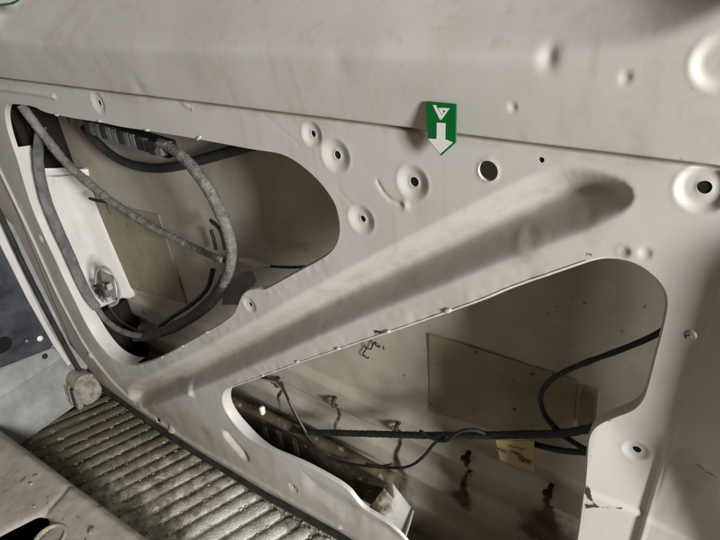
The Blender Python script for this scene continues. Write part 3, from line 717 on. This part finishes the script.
for i, (pts, r, lab) in enumerate([([(108, 306, .05), (118, 318, .055), (132, 328, .06), (150, 333, .06), (170, 329, .06)], .0028, 'thin dark wire dipping under the pale cable end'),
                                   ([(90, 198.5, .070), (97, 200.5, .066), (105, 201.5, .060)], .0032, 'short black cable tie tail on the diagonal conduit'),
                                   ([(104, 196, .050), (107, 206, .055), (110, 214, .06)], .0016, 'fine wire tail hanging from the diagonal conduit')]):
    wire('thin_wire', pts, r, 'black' if i < 2 else 'sleeve', lab, 'wire', seg=7)
# dirty connector with a clear plastic loop
con = empty('wiring_connector', tuple(PY(104, 305, .03))); tag(con, 'dirty grey wiring connector in a clear plastic loop on the jamb', 'connector')
tube('plastic_loop', path([(95, 287, .028), (96, 273, .03), (101, 267, .032), (109, 270, .034), (116, 280, .036), (119, 292, .036), (117, 302, .034), (110, 306, .03)]), .0035, 'clear', con, 10, .002, flat=.6, wob=.12)
quad_c = [PY(100, 270, .036), PY(113, 276, .038), PY(117, 300, .038), (PY(106, 302, .034))]
plate('plastic_sheet', quad_c, .001, 'clear', con, .0003)
rs = np.random.RandomState(3)
for (u, v, su, sv) in [(97, 286, 6, 2), (103, 284, 4, 2), (99, 292, 7, 4), (106, 292, 4, 5), (104, 300, 6, 3), (108, 299, 4, 4), (101, 297, 4, 3), (109, 287, 2, 5)]:
    p = PY(u, v, .026 + .004 * rs.rand()); a = su * .0013; b = sv * .0013
    box('connector_block', (p[0] - a, p[1] - .004, p[2] - b), (p[0] + a, p[1] + .006, p[2] + b), ['sleeve', 'black', 'clear', 'sleeve'][rs.randint(4)], con, .0012)
# lock rod guide: dark ribbed bar below the top edge, with end clip
lk = empty('lock_rod_guide', tuple(PY(125, 135, .04))); tag(lk, 'dark ribbed lock rod guide under the top edge of the left opening', 'rod guide')
A = PY(84, 126, .045); B = PY(166, 151, .030); dd = B - A; up = np.array([0, 0, .0135]); bk = np.array([0, .02, 0])
hexa('guide_bar', [A - up * .7, B - up * .9, B + up * .8, A + up, A - up * .7 + bk, B - up * .9 + bk, B + up * .8 + bk, A + up + bk], 'black', lk, .002)
for i in range(12):
    c = A + dd * (.06 + .074 * i); box('guide_rib', (c[0] - .007, c[1] - .003, c[2] - .010), (c[0] + .006, c[1] + .004, c[2] + .011), 'sleeve' if i % 3 else 'black', lk, .0012)
for (u, v, a, b, m) in [(154, 145, .010, .006, 'black'), (160, 151, .008, .006, 'sleeve'), (155, 152, .007, .004, 'black'), (163, 144, .010, .0035, 'conduit'), (71, 120, .006, .005, 'black')]:
    p = PY(u, v, .022); box('end_clip', (p[0] - a, p[1] - .004, p[2] - b), (p[0] + a, p[1] + .008, p[2] + b), m, lk, .0015)
# black clip and steel bracket behind the arching conduit
cl = empty('cable_clip', tuple(PY(218, 235, .07))); tag(cl, 'black cable clip on the door skin behind the arching conduit', 'clip')
tube('clip_arm', path([(211, 221, .085), (218, 227, .06), (223, 238, .045), (226, 250, .04)]), .0045, 'black', cl, 8, .003, flat=.6)
tube('clip_tongue', path([(211, 230, .09), (214, 240, .09), (216, 249, .092)]), .003, 'black', cl, 8, .003)
tube('clip_foot', path([(216, 258, .07), (225, 260, .06), (230, 262, .05)]), .0055, 'black', cl, 8, .003)
br = empty('guide_rod', tuple(PY(280, 268, .08))); tag(br, 'pale steel rod end and thin dark rod at the right of the left cavity', 'rod')
tube('rod_end', path([(240, 260, .075), (254, 262.5, .075), (270, 265, .075)]), [.004, .0062, .003], 'paint', br, 10, .003, flat=.6)
tube('rod', path([(262, 266, .078), (300, 267, .078), (345, 260, .078)]), .0022, 'black', br, 8, .004)
plate('bracket_plate', [PY(u, v, .07) for u, v in [(222, 283), (243, 272), (251, 272), (256, 281), (253, 287), (257, 293), (245, 305), (222, 305)]], .003, 'pillar', br, .0006)
# inside the pocket at the top left
pk = empty('latch_mechanism', tuple(PY(15, 160, .03))); tag(pk, 'rusty latch mechanism deep in the dark pocket at the top left corner', 'latch')
for (u0, v0, u1, v1, y, m) in [(8, 118, 24, 132, .045, 'rustbrown'), (6, 132, 13, 144, .03, 'metal'), (12, 126, 30, 150, .06, 'black'), (18, 148, 34, 166, .05, 'sleeve'), (14, 158, 30, 174, .06, 'rustbrown'), (20, 140, 34, 152, .055, 'pillar')]:
    a = PY(u0, v1, y); b = PY(u1, v0, y); box('latch_piece', (min(a[0], b[0]), y, min(a[2], b[2])), (max(a[0], b[0]), y + .012, max(a[2], b[2])), m, pk, .003)
# right cavity
wire('wiring_harness', [(215, 408, .066), (262, 424, .066), (300, 431.5, .066), (340, 433, .066), (395, 434.5, .064), (430, 435.5, .060), (470, 435.5, .055), (520, 434.5, .05), (560, 433.5, .045), (604, 426, .034)],
     [.0050, .0052, .0056, .0058, .0058, .0056, .0052, .005, .005, .005], 'black', 'black wiring harness spanning the lower right opening', 'harness', seg=10, step=.002, flat=.7, wob=.05, corr=.07, corr_p=.014)
wire('thin_wire', [(262, 377, .006), (276, 381, .012), (284, 390, .03), (290, 404, .045), (299, 421, .05), (310, 439, .052), (326, 455, .052), (345, 463, .052), (372, 466.5, .052), (398, 468, .052), (412, 465, .052), (424, 456, .052), (434, 444, .05), (446, 436, .048)],
     .0022, 'black', 'thin black wire looping below the harness in the right opening', 'wire', seg=8, step=.003, wob=.05)
wire('thin_wire', [(262, 377.5, .008), (277, 383.5, .016), (287, 397, .04), (296, 414, .046), (306, 432, .05)], .0014, 'sleeve', 'fine dark grey wire twisted with the looping black wire', 'wire', seg=7, step=.003)
wire('thin_wire', [(366, 464, .05), (380, 466, .05), (392, 464.5, .05)], .0018, 'rustbrown', 'short reddish wire beside the looping black wire', 'wire', seg=7)
wire('thin_wire', [(420, 431, .05), (432, 438, .046), (446, 441, .043), (459, 432, .040), (474, 430, .046), (486, 434, .052)], .0024, 'black', 'black wire twisted round the harness beside the paper tag', 'wire', seg=8)
wire('black_cable', [(672, 325, .03), (650, 337.5, .034), (620, 350, .04), (590, 361, .046), (566, 371, .052), (549, 382, .056), (541, 394, .058), (542, 408, .058), (549, 421, .056), (562, 434, .05), (576, 444, .045), (596, 455, .035)],
     [.0030, .0030, .0030, .0030, .0030, .0030, .0030, .0030, .0030, .0030, .0030, .0030], 'black', 'black cable curving down from the right end of the lower opening', 'cable', seg=8, step=.003, wob=.05)
wire('black_cable', [(530, 443, .058), (545, 447, .055), (565, 451, .05), (598, 453, .036)], .0034, 'black', 'short black cable below the harness beside the paper tag', 'cable', seg=8)
# paper tag on the harness
pt = empty('paper_tag', tuple(PY(516, 455, .045))); tag(pt, 'yellowed paper tag hanging from the black harness', 'paper tag')
pq = [PY(u, v, y) for u, v, y in [(495.5, 440, .046), (500, 460, .047), (516, 466, .0465), (534.5, 473, .047), (534.5, 458, .046), (534, 441, .045)]]
plate('sheet', pq, .0008, 'paper', pt, .0002)
for (u, v, a, b) in [(499, 450, 3, 1.0), (504, 452, 2.5, 1.2), (514, 453, 3, .7), (518, 455, 2.5, .9), (521, 459, 3, 1.4), (526, 462, 5, 1.5), (516, 448, 8, .3)]:
    q = [PY(u - a, v - b - a * .28, .0445), PY(u + a, v - b + a * .28, .0445), PY(u + a, v + b + a * .28, .0445), PY(u - a, v + b - a * .28, .0445)]
    plate('printed_line', q, .0003, 'ink', pt, 0)

# ================================================================== GREEN TAGS
gt = empty('arrow_tag', tuple(PY(440, 154, -.012))); tag(gt, 'green plastic tag with white arrow pointing down hung at the belt seam', 'tag')
def TY_(v): return -.0118 - .001 * (v - 102) / 54
def tp(u, v, d=0.0): return PY(u, v, TY_(v) - d)
plate('tag_plate', [tp(u, v) for u, v in [(425.5, 102), (427, 101.3), (455.5, 104), (456.7, 105.2), (456, 142.6), (440.8, 156), (427.6, 139)]], .0014, 'green', gt, .0004)
def zt(x, y): return 400 + x / 6.0, 80 + y / 6.0
def prt(pts, nm): return plate(nm, [tp(*zt(x, y), .00025) for x, y in pts], .0002, 'print', gt, 0)
prt([(220, 256), (272, 259), (270, 356), (318, 375), (241, 444), (168, 352), (219, 354)], 'arrow')
# open V mark: left arm, right arm, cross stroke
prt([(196, 150), (213, 150), (254, 226), (247, 240), (238, 236)], 'mark')
prt([(247, 240), (240, 222), (276, 182), (298, 169)], 'mark')
prt([(298, 169), (286, 184), (256, 183), (250, 181), (236, 184), (230, 167)], 'mark')
prt([(236, 183), (252, 182), (258, 196), (250, 208)], 'mark')
box('tag_clip', tuple(tp(432, 120) + [.0, .0016, .004]), tuple(np.array([tp(448, 108)[0], -.0070, tp(448, 108)[2]])), 'green', gt, .0008)
g2 = empty('green_tag', tuple(PY(6, 5, -.008))); tag(g2, 'green tag with pale face on the window ledge above the left opening', 'tag')
pg = [(-30, -14), (14, -10), (18, 1), (12, 4.5), (0, 6.5), (-28, 7)]
plate('tag_plate', [PY(u, v, -.016) for u, v in pg], .003, 'green', g2, .0008)
plate('tag_face', [PY(u, v, -.0168) for u, v in [(-26, -11), (12, -8), (15, .5), (10, 2.5), (2, 3.5), (-26, 4)]], .0006, 'print', g2, 0)
